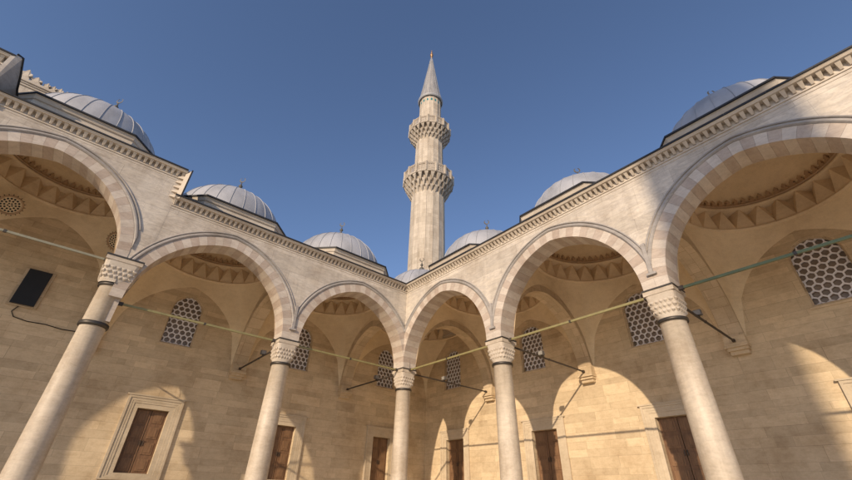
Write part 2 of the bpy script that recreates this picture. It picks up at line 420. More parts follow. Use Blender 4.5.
# ------------------------------------------------------------------ vaults and domes
def vault(F, c, a, D, z0, dz_top, label, outer_label, bigshift=0):
    """pendentive vault + band + dome shell for one bay. c: centre along arcade, a: half length, D: rear wall"""
    cw = (.35 + D)/2; b = (D - .35)/2
    R2 = math.sqrt(2); zr = z0 + 3.55; Hh = (zr - z0)/math.sqrt(1 - (.985/R2)**2)
    T = thing('portico_dome', outer_label, 'dome', 'domes over the courtyard portico')
    P = lambda p, th, z: F(c + a*p*math.cos(th), cw + b*p*math.sin(th), z)
    m = MB(); n = 96; rows = []
    K = 14
    for k in range(K+1):
        row = []
        for j in range(n):
            th = 2*PI*j/n + PI/4
            cx, sx = math.cos(th), math.sin(th); rb = 1/max(abs(cx), abs(sx)); u = rb*min(abs(cx), abs(sx))
            zb = z0 + arch_z(1., 3.12/2.4, 0, min(u, .9999))*2.4
            fb = math.acos(min(1, rb/R2)); fr = math.acos(.985/R2); s = k/K
            f = fb + (fr - fb)*s
            ze = z0 + Hh*math.sin(f); zeb = z0 + Hh*math.sin(fb)
            row.append(P(R2*math.cos(f), th, ze + (zb - zeb)*(1-s)))
        rows.append(row)
    m.grid(rows, .5, True, None, True); m.build('pendentive_vault', M['vault'], T)
    # moulded lip, folded triangle band, upper lip
    l = MB()
    def ringp(prof, mb, nn=72):
        rr = [[P(p, 2*PI*j/nn, z) for j in range(nn)] for p, z in prof]; mb.grid(rr, .5, True, None, True)
    ringp([(1.0,zr-.02),(.955,zr-.02),(.94,zr+.01),(.94,zr+.05),(.965,zr+.07),(1.0,zr+.07)], l)
    ringp([(1.0,zr+.80),(.915,zr+.80),(.895,zr+.83),(.895,zr+.88),(.92,zr+.91),(.92,zr+.95)], l)
    l.build('ring_moulding', M['zig'], T)
    z = MB(); NT = 26; zl, zh = zr+.06, zr+.81
    for i in range(NT):
        t0, t1 = 2*PI*i/NT, 2*PI*(i+1)/NT; tm = (t0+t1)/2
        B0, B1, Tm = P(.962, t0, zl), P(.962, t1, zl), P(.925, tm, zh); T1 = P(.925, tm + 2*PI/NT, zh)
        C = P(.944, tm, zl + .25)
        # proud triangle (apex up), slightly ridged
        for q in ((B0,B1,C),(B1,Tm,C),(Tm,B0,C)): z.face(q, .8)
        # hollow triangle (apex down)
        Cd = P(1.055, t1, zh - .10)
        for q in ((B1,Cd,Tm),(B1,T1,Cd),(Tm,Cd,T1)): z.face(q, .2)
    z.build('folded_triangle_band', M['zig'], T)
    cr = MB(); NC = 58
    for i in range(NC):
        t = 2*PI*i/NC; d = 2*PI/NC*.40; zc = zr + .93; H = .30
        sh = [(-1,0),(1,0),(1,.3),(.45,.42),(.75,.62),(0,1),(-.75,.62),(-.45,.42),(-1,.3)]
        f = [P(.885, t + x*d, zc + y*H) for x, y in sh]; g = [P(.93, t + x*d, zc + y*H) for x, y in sh]
        cr.face(f); 
        for k in range(len(sh)): cr.face([f[k], f[(k+1) % 9], g[(k+1) % 9], g[k]])
    ringp([(.93,zr+.91),(.88,zr+.91),(.88,zr+.96),(.93,zr+.96)], cr)
    cr.build('palmette_crest', M['crest'], T)
    d = MB(); rr = [[P(.925*math.cos(f), 2*PI*j/64, zr + .90 + 1.72*math.sin(f)) for j in range(64)] for f in [PI/2*i/14 for i in range(15)]]
    d.grid(rr, .5, True, None, True); d.build('inner_dome', M['vault'], T)
    # outside: chamfered drum
    zd0, zd1 = z0 + 3.62, z0 + 4.74; ha, hb, hs = 2.45, b+.10, 1.37
    def octo(g): return [(-ha-g,-hs),(-hs,-hb-g),(hs,-hb-g),(ha+g,-hs),(ha+g,hs),(hs,hb+g),(-hs,hb+g),(-ha-g,hs)]
    dr = MB(); ed = MB()
    def band(mb, prof):
        rows = [[F(c+x, cw+y, zz) for x, y in octo(g)] for g, zz in prof]; mb.grid(rows, .5, False, None, True)
    band(dr, [(0,zd0),(0,zd1-.42),(.03,zd1-.40),(.03,zd1-.34),(0,zd1-.32),(0,zd1-.22),(.05,zd1-.20),(.09,zd1-.10),(.12,zd1-.06)])
    dr.build('drum', M['trim'], T)
    band(ed, [(.0,zd1-.058),(.17,zd1-.058),(.17,zd1),(.0,zd1+.06),(-.17,zd1+.07)]); ed.build('drum_lead_edge', M['edge'], T)
    top = MB(); oc = octo(-.18); oc = [(oc[i][0]*(1-k/5) + oc[(i+1) % 8][0]*k/5, oc[i][1]*(1-k/5) + oc[(i+1) % 8][1]*k/5) for i in range(8) for k in range(5)]
    top.grid([[F(c+x, cw+y, zd1+.08) for x, y in oc], [F(c+x*2.31/math.hypot(x,y), cw+y*2.31/math.hypot(x,y)*(b/2.42), zd1+.10) for x, y in oc]], .5, False, None, True); top.build('drum_roof', M['lead'], T)
    rf = MB(); o8 = octo(-.04); A, B = 2.75 if c < 0 else 3.0, b + .6
    r8 = [(-A,-hs),(-hs,-B),(hs,-B),(A,-hs),(A,hs),(hs,B),(-hs,B),(-A,hs)]
    for i in range(8):
        j = (i+1) % 8; q = [F(c+o8[i][0],cw+o8[i][1],zd0+.12), F(c+o8[j][0],cw+o8[j][1],zd0+.12), F(c+r8[j][0],cw+r8[j][1],zd0+.1), F(c+r8[i][0],cw+r8[i][1],zd0+.1)]; rf.face(q)
        if i % 2 == 0:
            cx_ = A if r8[i][0] + r8[j][0] > 0 else -A; cy_ = B if r8[i][1] + r8[j][1] > 0 else -B
            rf.face([F(c+r8[i][0],cw+r8[i][1],zd0+.1), F(c+r8[j][0],cw+r8[j][1],zd0+.1), F(c+cx_,cw+cy_,zd0+.1)])
    rf.build('bay_roof', M['lead'], T)
    Ro = 2.33; ky = (b + .03)/2.40; zo = z0 + 4.64
    o = MB(); o.lathe([(Ro*math.cos(f), Ro*math.sin(f)) for f in [PI/2*i/20 for i in range(20)]] + [(.02, Ro)], 64, F(c, cw, 0)[:2], z0=zo)
    X0, Y0 = F(c, cw, 0)[:2]; ex, ey = (1, ky) if F is FL else (ky, 1)
    sq = lambda p: (X0 + (p[0]-X0)*ex, Y0 + (p[1]-Y0)*ey, p[2])
    o.v = [sq(p) for p in o.v]
    dm = o.build('lead_dome', M['lead'], T)
    sm = MB(); NS = 28; ph = random.random()
    for i in range(NS):
        th = 2*PI*i/NS + ph; cx, sx = math.cos(th), math.sin(th); px, py = -sx, cx; X, Y = F(c, cw, 0)[:2]; rows = []
        for k in range(19):
            f = PI/2*k/19.5; q = []
            for off, hgt in ((-.015,-.01),(-.007,.02),(.007,.02),(.015,-.01)):
                r = (Ro+hgt); q.append((X + r*math.cos(f)*cx + px*off, Y + r*math.cos(f)*sx + py*off, zo + r*math.sin(f)))
            rows.append(q)
        sm.grid([[sq(p) for p in r_] for r_ in rows], .5, False)
    sm.build('seam', M['seam'], dm)
    fn = MB(); X, Y = F(c, cw, 0)[:2]; k = 1.15
    fn.lathe([(.11*k,0),(.10*k,.06),(.04*k,.08),(.035*k,.14),(.10*k,.20),(.115*k,.26),(.08*k,.33),(.03*k,.37),(.025*k,.42),(.06*k,.46),(.065*k,.50),(.03*k,.55),(.018*k,.60),(.012*k,.66),(.0,.68)], 14, (X, Y), z0=zo+Ro-.02)
    # crescent on top
    cz = zo + Ro + .76
    rows = []
    for i in range(17):
        f = -PI/2 + PI/7 + (2*PI-2*PI/7)*i/16 + PI; wv = .034*math.sin(PI*i/16) + .004
        f2 = PI/2 + PI/8 + (2*PI - PI/4)*i/16
        q = []
        for rr_, yy in ((.11-wv,-.012),(.11,-.012),(.11,.012),(.11-wv,.012)):
            q.append((X + rr_*math.cos(f2)*.72, Y + rr_*math.cos(f2)*-.69 + yy, cz + rr_*math.sin(f2)))
        rows.append(q)
    fn.grid(rows, .5, False, None)
    fn.v = [(X + (p[0]-X)*1.25, Y + (p[1]-Y)*1.25, zo + Ro - .02 + (p[2]-zo-Ro+.02)*1.32) for p in fn.v]
    fn.build('finial', M['finial'], T)
    return T

def cross_arch(F, u, D, z0, label, corner=False):
    """arch across the walk from a column (arcade side) to the bracket on the rear wall"""
    T = thing('cross_arch', label, 'arch', 'arches spanning the portico walk')
    # G maps along-depth to its own frame
    G = (lambda a, w, z: F(u + w, a, z))
    w0 = .35; w1 = D - .22; c = (w0 + w1)/2; a = (w1 - w0)/2; h = 2.66
    voussoirs(G, c, z0, T, t1=.3, w0=-.30, w1=.30, n=21, a=a, h=h, name='arch_ring', mat='rib', alt=False)
    m = MB(); spandrel(m, G, c, z0, .29, z0+3.7, -.285, .285, -a-.2, a+.22, a=a, h=h); m.build('arch_web', M['vault'], T)
    return T
def corbel(F, u, D, z, parent):
    m = MB()
    m.box(F(u-.33,D+.02,z), F(u+.33,D-.36,z-.13)); m.box(F(u-.30,D+.02,z-.13), F(u+.30,D-.29,z-.22)); m.box(F(u-.26,D+.02,z-.22), F(u+.26,D-.20,z-.34))
    m.box(F(u-.31,D+.02,z+.0), F(u+.31,D-.30,z+.25))
    return m.build('corbel', M['wall'], parent)

# ------------------------------------------------------------------ column
def column_parts(T, zcap, r=.315, band=None):
    """zcap = top of the abacus; shaft, neck ring, carved capital, abacus"""
    zn = zcap - .84
    s = MB()
    s.lathe([(.42,0),(.42,.06),(.46,.1),(.44,.2),(.37,.24),(.36,.3),(r+.035,.34),(r+.03,.5),(r+.015,2.2),(r,3.6),(r-.015,zn-.04),(r+.02,zn-.02),(r+.02,zn)], 40)
    s.build('shaft', M['column'], T)
    b = MB(); b.box((-.5,-.5,-.12),(.5,.5,0)); b.build('base', M['column'], T)
    g = MB(); g.lathe([(r,zn-.042),(r+.033,zn-.038),(r+.038,zn),(r+.033,zn+.038),(r,zn+.042)], 40); g.build('neck_ring', M['bronze'], T)
    if band:
        b2 = MB(); b2.lathe([(r-.01,band-.06),(r+.04,band-.055),(r+.05,band),(r+.04,band+.055),(r-.01,band+.06)], 40); b2.build('shaft_band', M['bronze'], T)
    # capital: bell from circle to square + tiers of little stalactite cells
    c = MB(); za, zb = zn+.05, zcap-.16; n = 48
    def sup(th, s, R):
        p = 2 + 8*s; cx, sx = abs(math.cos(th)), abs(math.sin(th)); return R/((cx**p + sx**p)**(1/p))
    rows = []
    for k in range(9):
        s_ = k/8; R = .30 + .062*s_**1.3
        rows.append([(sup(2*PI*j/n, s_, R)*math.cos(2*PI*j/n), sup(2*PI*j/n, s_, R)*math.sin(2*PI*j/n), za + (zb-za)*s_) for j in range(n)])
    c.grid(rows, .5, False, None, True)
    tiers = 3; NC = 22
    for k in range(tiers):
        s0, s1 = .12 + .62*k/tiers, .12 + .62*(k+.95)/tiers; z_0 = za + (zb-za)*s0 + .01; z_1 = za + (zb-za)*s1
        for i in range(NC):
            t = 2*PI*(i + (.5 if k % 2 else 0))/NC; d = 2*PI/NC*.36
            R0 = .298 + .062*s0**1.3; R1 = .318 + .058*s1
            tip = (sup(t,s0,R0)*math.cos(t), sup(t,s0,R0)*math.sin(t), z_0)
            pt = lambda a, R, z: (sup(a,s1,R)*math.cos(a), sup(a,s1,R)*math.sin(a), z)
            A, B = pt(t-d,R1,z_1-.045), pt(t+d,R1,z_1-.045); A2, B2 = pt(t-d,R1,z_1), pt(t+d,R1,z_1)
            I, J = pt(t-d,R1-.09,z_1), pt(t+d,R1-.09,z_1); I0, J0 = pt(t-d*.7,R0-.01,z_0+.03), pt(t+d*.7,R0-.01,z_0+.03)
            mid = pt(t, R1+.01, z_1-.05)
            for q in ((tip,mid,A),(tip,B,mid),(A,mid,B,B2,A2),(A2,B2,J,I),(tip,A,I0),(A,A2,I,I0),(tip,J0,B),(B,J0,J,B2)): c.face(q, random.random())
    kc = 1.24 if band else 1.0
    c.v = [(p[0]*kc, p[1]*kc, p[2]) for p in c.v]; c.build('capital', M['trim'], T)
    a = MB(); a.box((-.375*kc,-.375*kc,zb-.002),(.375*kc,.375*kc,zcap-.042)); a.build('abacus', M['column'], T)
    e = MB(); e.box((-.39*kc,-.39*kc,zcap-.041),(.39*kc,.39*kc,zcap)); e.build('abacus_band', M['bronze'], T)
def column(u, side, zcap, label, band=None):
    x, y = (u, 0) if side == 'L' else (0, u)
    T = thing('marble_column', label, 'column', 'columns of the courtyard portico', (x, y, .12)); column_parts(T, zcap-.12, band=band - .12 if band else None)
    return T

# ------------------------------------------------------------------ build the portico
SH = 1.19                                   # how much higher the raised bay springs
L_low = thing('arcade_front', 'low pale marble arcade on the left with two arches, below the stepped cornice', 'arcade')
L_hi = thing('arcade_front', 'raised marble arcade bay at the left edge, its cornice stepping down', 'arcade')
L_top = thing('parapet_block', 'highest block of cornice cut by the top left corner of the picture', 'parapet')
R_all = thing('arcade_front', 'sunlit marble arcade on the right with a tall shadow across its last arch', 'arcade')
L_far = thing('arcade_front', 'rest of the left arcade beyond the left edge of the picture', 'arcade')
for F, cs, par in ((FL, (-2.75, -8.25), L_low), (FL, (-24.75, -30.25, -35.75), L_far), (FR, (-2.75, -8.25, -13.75, -19.25), R_all)):
    m = MB()
    for c in cs:
        u1 = 2.75
        if F is FL and c == -2.75: u1 = 2.40
        u0 = -2.75
        spandrel(m, F, c, Z0, .33, 9.96, FW, .35, u0, u1)
        voussoirs(F, c, Z0, par, clamp=2.748 if not (F is FL and c == -2.75) else None)
        lp = 2.38 if c == -2.75 else None; ring_moulding(F, c, Z0, par, .345, .455, FW-.05, FW+.02, bev=.035, limp=lp); ring_moulding(F, c, Z0, par, .475, .525, FW-.04, FW+.02, bev=.014, limp=lp)
    if F is FR: m.box(F(0,FW,Z0), F(.35,.35,9.96))
    m.build('spandrel_wall', M['marble'], par)
m = MB(); m.box((-27.5,-.34,10.0),(-22,.34,13.0)); m.build('sun_blocker', M['marble'], L_far)  # unseen block added atop the far arcade to keep sun off the left rear wall
cornice(FL, -10.55, FW-.0, 9.96, L_low)
cornice(FR, -22.0, FW-.0, 9.965, R_all)
# little pendant strips over the capitals where the mouldings meet
for F, us, par, z in ((FL, (-5.5,), L_low, Z0), (FR, (-5.5, -11, -16.5), R_all, Z0)):
    for u in us:
        m = MB(); m.box(F(u-.05,FW-.07,z+.40), F(u+.05,FW+.01,z+1.30)); m.box(F(u-.12,FW-.085,z+.35), F(u+.12,FW+.01,z+.41)); m.build('meeting_strip', M['mould'], par)
# impost of the low arch beside the tall column, springer of its last stones
m = MB(); m.box((-10.99,-.24,5.55),(-10.69,.24,Z0)); m.build('impost_pier', M['voussoir'], L_low)
# raised bay
m = MB(); spandrel(m, FL, -13.75, Z0+SH, .33, 9.96+1.11, FW-.003, .353, -2.75, 2.75); m.box((-10.998,FW-.003,Z0+SH),(-10.52,.353,9.96+1.11)); m.build('spandrel_wall', M['marble'], L_hi)
voussoirs(FL, -13.75, Z0+SH, L_hi, clamp=2.748, w0=-.366, w1=.356)
ring_moulding(FL, -13.75, Z0+SH, L_hi, .345, .455, FW-.06, FW+.02, bev=.035); ring_moulding(FL, -13.75, Z0+SH, L_hi, .475, .525, FW-.05, FW+.02, bev=.014)
cornice(FL, -16.2, -10.50, 9.96+1.11, L_hi)
m = MB()      # cornice returning down the step
for i in range(5):
    z = 9.95 + i*.205
    m.hexa([(-10.53,FW-.005,z+.04),(-10.53,FW-.13,z+.04),(-10.53,FW-.13,z+.165),(-10.53,FW-.005,z+.165),
            (-10.70,FW-.005,z+.05),(-10.70,FW-.035,z+.08),(-10.70,FW-.035,z+.12),(-10.70,FW-.005,z+.155)], random.random())
m.hexa([(-10.53,FW+.1,9.95),(-10.53,FW-.15,9.95),(-10.41,FW-.245,9.95),(-10.41,FW+.1,9.95),(-10.53,FW+.1,11.165),(-10.53,FW-.15,11.165),(-10.41,FW-.245,11.165),(-10.41,FW+.1,11.165)])
m.build('dentil_return', M['trim'], L_hi)
m = MB(); m.box((-10.405,FW+.5,10.1),(-10.36,FW-.27,11.22)); m.box((-10.52,.36,10.0),(-10.44,6.2,11.2)); m.build('lead_return', M['edge'], L_hi)
# highest block
m = MB(); spandrel(m, FL, -19.4, Z0+.95, .0, 12.45, FW-.003, .353, -2.75, 3.59, a=2.72, h=2.9); m.build('spandrel_wall', M['marble'], L_top)
m = MB()
for i in range(7):
    z = 11.1 + i*.205
    m.hexa([(-15.815,FW-.005,z+.04),(-15.815,FW-.13,z+.04),(-15.815,FW-.13,z+.165),(-15.815,FW-.005,z+.165),
            (-16.0,FW-.005,z+.05),(-16.0,FW-.035,z+.08),(-16.0,FW-.035,z+.12),(-16.0,FW-.005,z+.155)], random.random())
sidef = [(-15.80,-.60,12.60),(-15.66,-.56,12.58),(-15.58,-.20,12.22),(-15.54,.12,11.95),(-15.56,.50,11.95),(-15.56,.50,10.9),(-15.80,-.60,10.9)]
back = [(-15.9,y+.02,z) for x, y, z in sidef]
m.face(sidef)
for k in range(7): m.face([sidef[k], sidef[(k+1) % 7], back[(k+1) % 7], back[k]])
m.build('flared_end', M['mould'], L_top)
cornice(FL, -22.0, -15.80, 12.46, L_top)
m = MB(); m.tube([(-15.80,-.60,12.64),(-15.66,-.57,12.62),(-15.57,-.20,12.26),(-15.53,.12,11.98),(-15.53,.50,11.96),(-15.53,.52,10.9)], .035, 6); m.build('lead_return', M['edge'], L_top)

# columns
column(0, 'L', Z0, 'pale marble column in the corner where both arcades meet')
column(-5.5, 'L', Z0, 'pale marble column between the two low arches of the left arcade')
column(-11.0, 'L', Z0+SH, 'leaning tall column at far left with a dark band below its high capital', band=5.42)
column(-5.5, 'R', Z0, 'sunlit column between the first and second arches right of the corner')
column(-11.0, 'R', Z0, 'sunlit column nearest on the right, under the widest looking arch')
column(-16.5, 'R', Z0, 'column just outside the right edge of the picture')
column(-16.5, 'L', Z0+SH, 'column just outside the left edge of the picture', band=5.42)

# rear walls with their openings
WL = thing('rear_wall', 'limestone wall behind the left arcade with brown shutters and lattice windows', 'wall')
WR = thing('rear_wall', 'limestone wall behind the right arcade with large sunlit arched patches', 'wall')
ZT = 11.3
for F, D, par, bays in ((FL, LD, WL, [(-19.25,0), (-13.75, 0), (-8.2, 1), (-2.78, 1), (2.62, 1)]), (FR, RD, WR, [(-19.25, 1), (-13.9, 1), (-8.22, 1), (-2.78, 1), (2.86, 1)])):
    hw = .61 if F is FL else .67; dh = .54 if F is FL else .65
    edges = [-22., -16.5, -11., -5.5, 0., (RD if F is FL else LD)]
    for i, (c, low) in enumerate(bays):
        holes = []
        if low: holes.append(window(F, c, D, hw, par))
        dc = c + (.08 if F is FL and c == -8.2 else 0) - (.14 if F is FR else 0)
        if F is FL and abs(c + 13.75) < .1: dc = -13.9
        if F is FR and abs(c + 13.9) < .1: dc = -14.0
        holes.append(shutter_opening(F, dc, D, dh, par))
        blind_arch(F, dc, D, par)
        rear_panel(F, D, edges[i], edges[i+1], -.1, ZT if F is FR else 12.4, holes, par)
    for u in (-16.5, -11., -5.5, 0.): corbel(F, u, D, 6.10, par)
    m = MB(); m.box(F(-22, D+.01, 6.30), F(edges[-1], D-.02, 6.36)); 
# arches across the walk
for F, D, us, zz in ((FL, LD, (0., -5.5), 0), (FR, RD, (0., -5.5, -11., -16.5), 0)):
    for u in us:
        if F is FL: lab = 'shaded arch across the walk behind the corner column, left walk' if u == 0 else 'shaded arch across the left walk behind the second column from the corner'
        else: lab = {0.: 'shaded arch across the right walk at the corner bay', -5.5: 'arch across the right walk whose foot is caught by sun', -11.: 'arch across the right walk behind the nearest right column', -16.5: 'arch across the right walk outside the right edge'}[u]
        cross_arch(F, u, D, Z0, lab)
cross_arch(FL, -11., LD, Z0+.0, 'arch across the left walk behind the tall leaning column')
m = MB(); m.box((-11.28,.36,Z0+3.5),(-10.72,LD,11.0)); m.build('upper_web', M['vault'], bpy.data.objects['cross_arch.006'] if 'cross_arch.006' in bpy.data.objects else WL)
cross_arch(FL, -16.5, LD, Z0+SH, 'arch across the left walk outside the left edge')

# vaulted bays
vault(FL, -2.75, 2.45, LD, Z0, 0, '', 'grey lead dome left of the minaret, second from the corner')
vault(FL, -8.25, 2.45, LD, Z0, 0, '', 'grey lead dome above the second left arch, beside the cornice step')
vault(FL, -13.75, 2.45, LD, Z0+SH, 0, '', 'large grey lead dome on the raised bay at upper left, before the gate crest')
vault(FR, -2.75, 2.45, RD, Z0, 0, '', 'grey lead dome just right of the minaret')
vault(FR, -8.25, 2.45, RD, Z0, 0, '', 'pale lead dome above the middle right arch')
vault(FR, -13.75, 2.45, RD, Z0, 0, '', 'lead dome at upper right, half in the shadow of a tower')
class FC:      # corner bay, both sides closed by arches at .3
    pass
def Fcorner(u, w, z): return (u, w, z)
vault(Fcorner, 3.03, 2.72, LD, Z0, 0, '', 'low lead dome over the corner bay at the foot of the minaret')
vault(FR, -19.25, 2.45, RD, Z0, 0, '', 'lead dome outside the right edge')

# pierced roundels on the tall bay's pendentives
def roundel(p, nrm, label):
    T = thing('pierced_roundel', label, 'roundel', 'pierced roundels on the tall bay vault', p)
    nrm = Vector(nrm).normalized(); q = nrm.to_track_quat('Z', 'Y')
    f = MB(); f.lathe([(.36,.0),(.37,.03),(.33,.05),(.30,.03),(.30,0)], 36); a = f.build('rim', M['crest'], T)
    d = MB(); d.lathe([(.0,.012),(.31,.012)], 36); b = d.build('pierced_disc', M['vault'], T)
    h = MB()
    for k, (rr, nn, sz) in enumerate(((.24,16,.036),(.15,10,.034),(.06,5,.028))):
        for i in range(nn):
            t = 2*PI*(i+.5*k)/nn; X, Y = rr*math.cos(t), rr*math.sin(t)
            h.face([(X+sz*math.cos(t+PI/3*j), Y+sz*math.sin(t+PI/3*j), .02) for j in range(6)])
    for i in range(20):
        t = 2*PI*i/20; h.face([(.35*math.cos(t-.07), .35*math.sin(t-.07), .016), (.43*math.cos(t), .43*math.sin(t), .016), (.35*math.cos(t+.07), .35*math.sin(t+.07), .016)])
    c = h.build('hole', M['black'], T)
    T.rotation_mode = 'QUATERNION'; T.rotation_quaternion = q
roundel((-14.98, 4.40, 10.16), (.35,-.75,-.55), 'round pierced vent at the left edge, in the shaded tall vault')
roundel((-11.66, 4.38, 10.02), (-.55,-.6,-.55), 'round pierced vent behind the capital of the tall left column')

# ------------------------------------------------------------------ tie rods
def rod(a, b, mat, label, w=.05, h=.062):
    T = thing('tie_rod', label, 'tie rod', 'iron tie rods between capitals')
    m = MB(); m.bar(a, b, w, h); m.build('bar', M[mat], T)
    a, b = Vector(a), Vector(b); d = (b-a).normalized(); mid = (a+b)/2
    for p, g, l in ((a + d*.05, .035, .06), (b - d*.05, .035, .06), (mid, .016, .03)):
        k = MB(); k.bar(p - d*l, p + d*l, w+g, h+g); k.build('clamp', M['iron'], T)
zr_ = Z0 - .05
e = .385
rod((-5.5+e,0,zr_),(-e,0,zr_), 'brass', 'olive tie rod along the first left arch, from corner column leftward')
rod((-11+.32,0,zr_),(-5.5-e,0,zr_), 'brass', 'olive tie rod crossing the second left arch in front of a lattice window')
rod((-16.5+e,0,zr_+SH),(-11-e,0,zr_+SH), 'palerod', 'pale tie rod crossing the tall bay at the left edge')
rod((0,-5.5+e,zr_),(0,-e,zr_), 'brass', 'yellow tie rod along the first arch right of the corner')
rod((0,-11+e,zr_),(0,-5.5-e,zr_), 'brass', 'yellow olive tie rod across the middle right arch')
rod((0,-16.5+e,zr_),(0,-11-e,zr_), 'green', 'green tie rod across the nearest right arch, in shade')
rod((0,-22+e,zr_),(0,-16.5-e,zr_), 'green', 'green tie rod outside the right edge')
for (F, u, D, lab, lamp) in ((FL,-11.,LD,'dark tie rod from tall left column back to the wall',0), (FL,-5.5,LD,'dark tie rod behind the second left column to the wall',1),
        (FL,0.,LD,'dark tie rod from corner column back to the left wall',1), (FR,0.,RD,'dark tie rod from corner column back to the right wall',2),
        (FR,-5.5,RD,'dark tie rod from first right column to its sunlit bracket',2), (FR,-11.,RD,'dark tie rod behind the nearest right column',2)):
    rod(F(u,e,zr_-.02), F(u,D-.36,zr_-.02), 'iron', lab, .05, .05)
    if lamp:
        t = D*.42
        p = F(u, t, zr_)
        T = thing('floodlight', {(-5.5,'L'):'small dark floodlight on the tie rod behind the second left column',(0.,'L'):'small dark floodlight on the rod left of the corner column',(0.,'R'):'small floodlight on the rod right of the corner column',(-5.5,'R'):'small floodlight on the rod right of the first right column',(-11.,'R'):'small floodlight on the rod behind the nearest right column'}[(u, 'L' if F is FL else 'R')], 'floodlight', 'floodlights on the tie rods', p)
        h = MB(); h.box(F(-.10,-.07,.05), F(.10,.07,.21)); h.build('housing', M['lamp'], T)
        g = MB(); g.box(F(-.085,-.075,.065), F(.085,-.071,.195)); g.build('lens', M['lampg'], T)
        k = MB(); k.box(F(-.02,-.04,-.02), F(.02,.04,.05)); k.build('mount', M['iron'], T)

# black panel and its cable on the left wall
T = thing('black_wall_panel', 'black slatted rectangular panel high on the shaded left wall', 'panel', None, (-13.27, LD-.02, 7.65))
m = MB(); m.box((-.33,-.12,-.66),(.33,0,.66)); m.build('casing', M['black'], T)
m = MB()
for a_, b_ in (((-.42,-.05,-.72),(-.33,0,.72)),((.33,-.05,-.72),(.42,0,.72)),((-.33,-.05,.66),(.33,0,.72)),((-.33,-.05,-.72),(.33,0,-.66))): m.box(a_, b_)
m.build('frame', M['rib'], T)
cb = MB(); cb.tube([(-13.3,LD-.03,7.0),(-13.42,LD-.03,6.72),(-13.3,LD-.03,6.55),(-12.9,LD-.03,6.48),(-12.4,LD-.03,6.50),(-11.9,LD-.03,6.44),(-11.5,LD-.03,6.46),(-11.1,LD-.03,6.42)], .016)
tag(cb.build('wall_cable', M['black']), 'thin black cable drooping from the black panel along the left wall', 'cable')

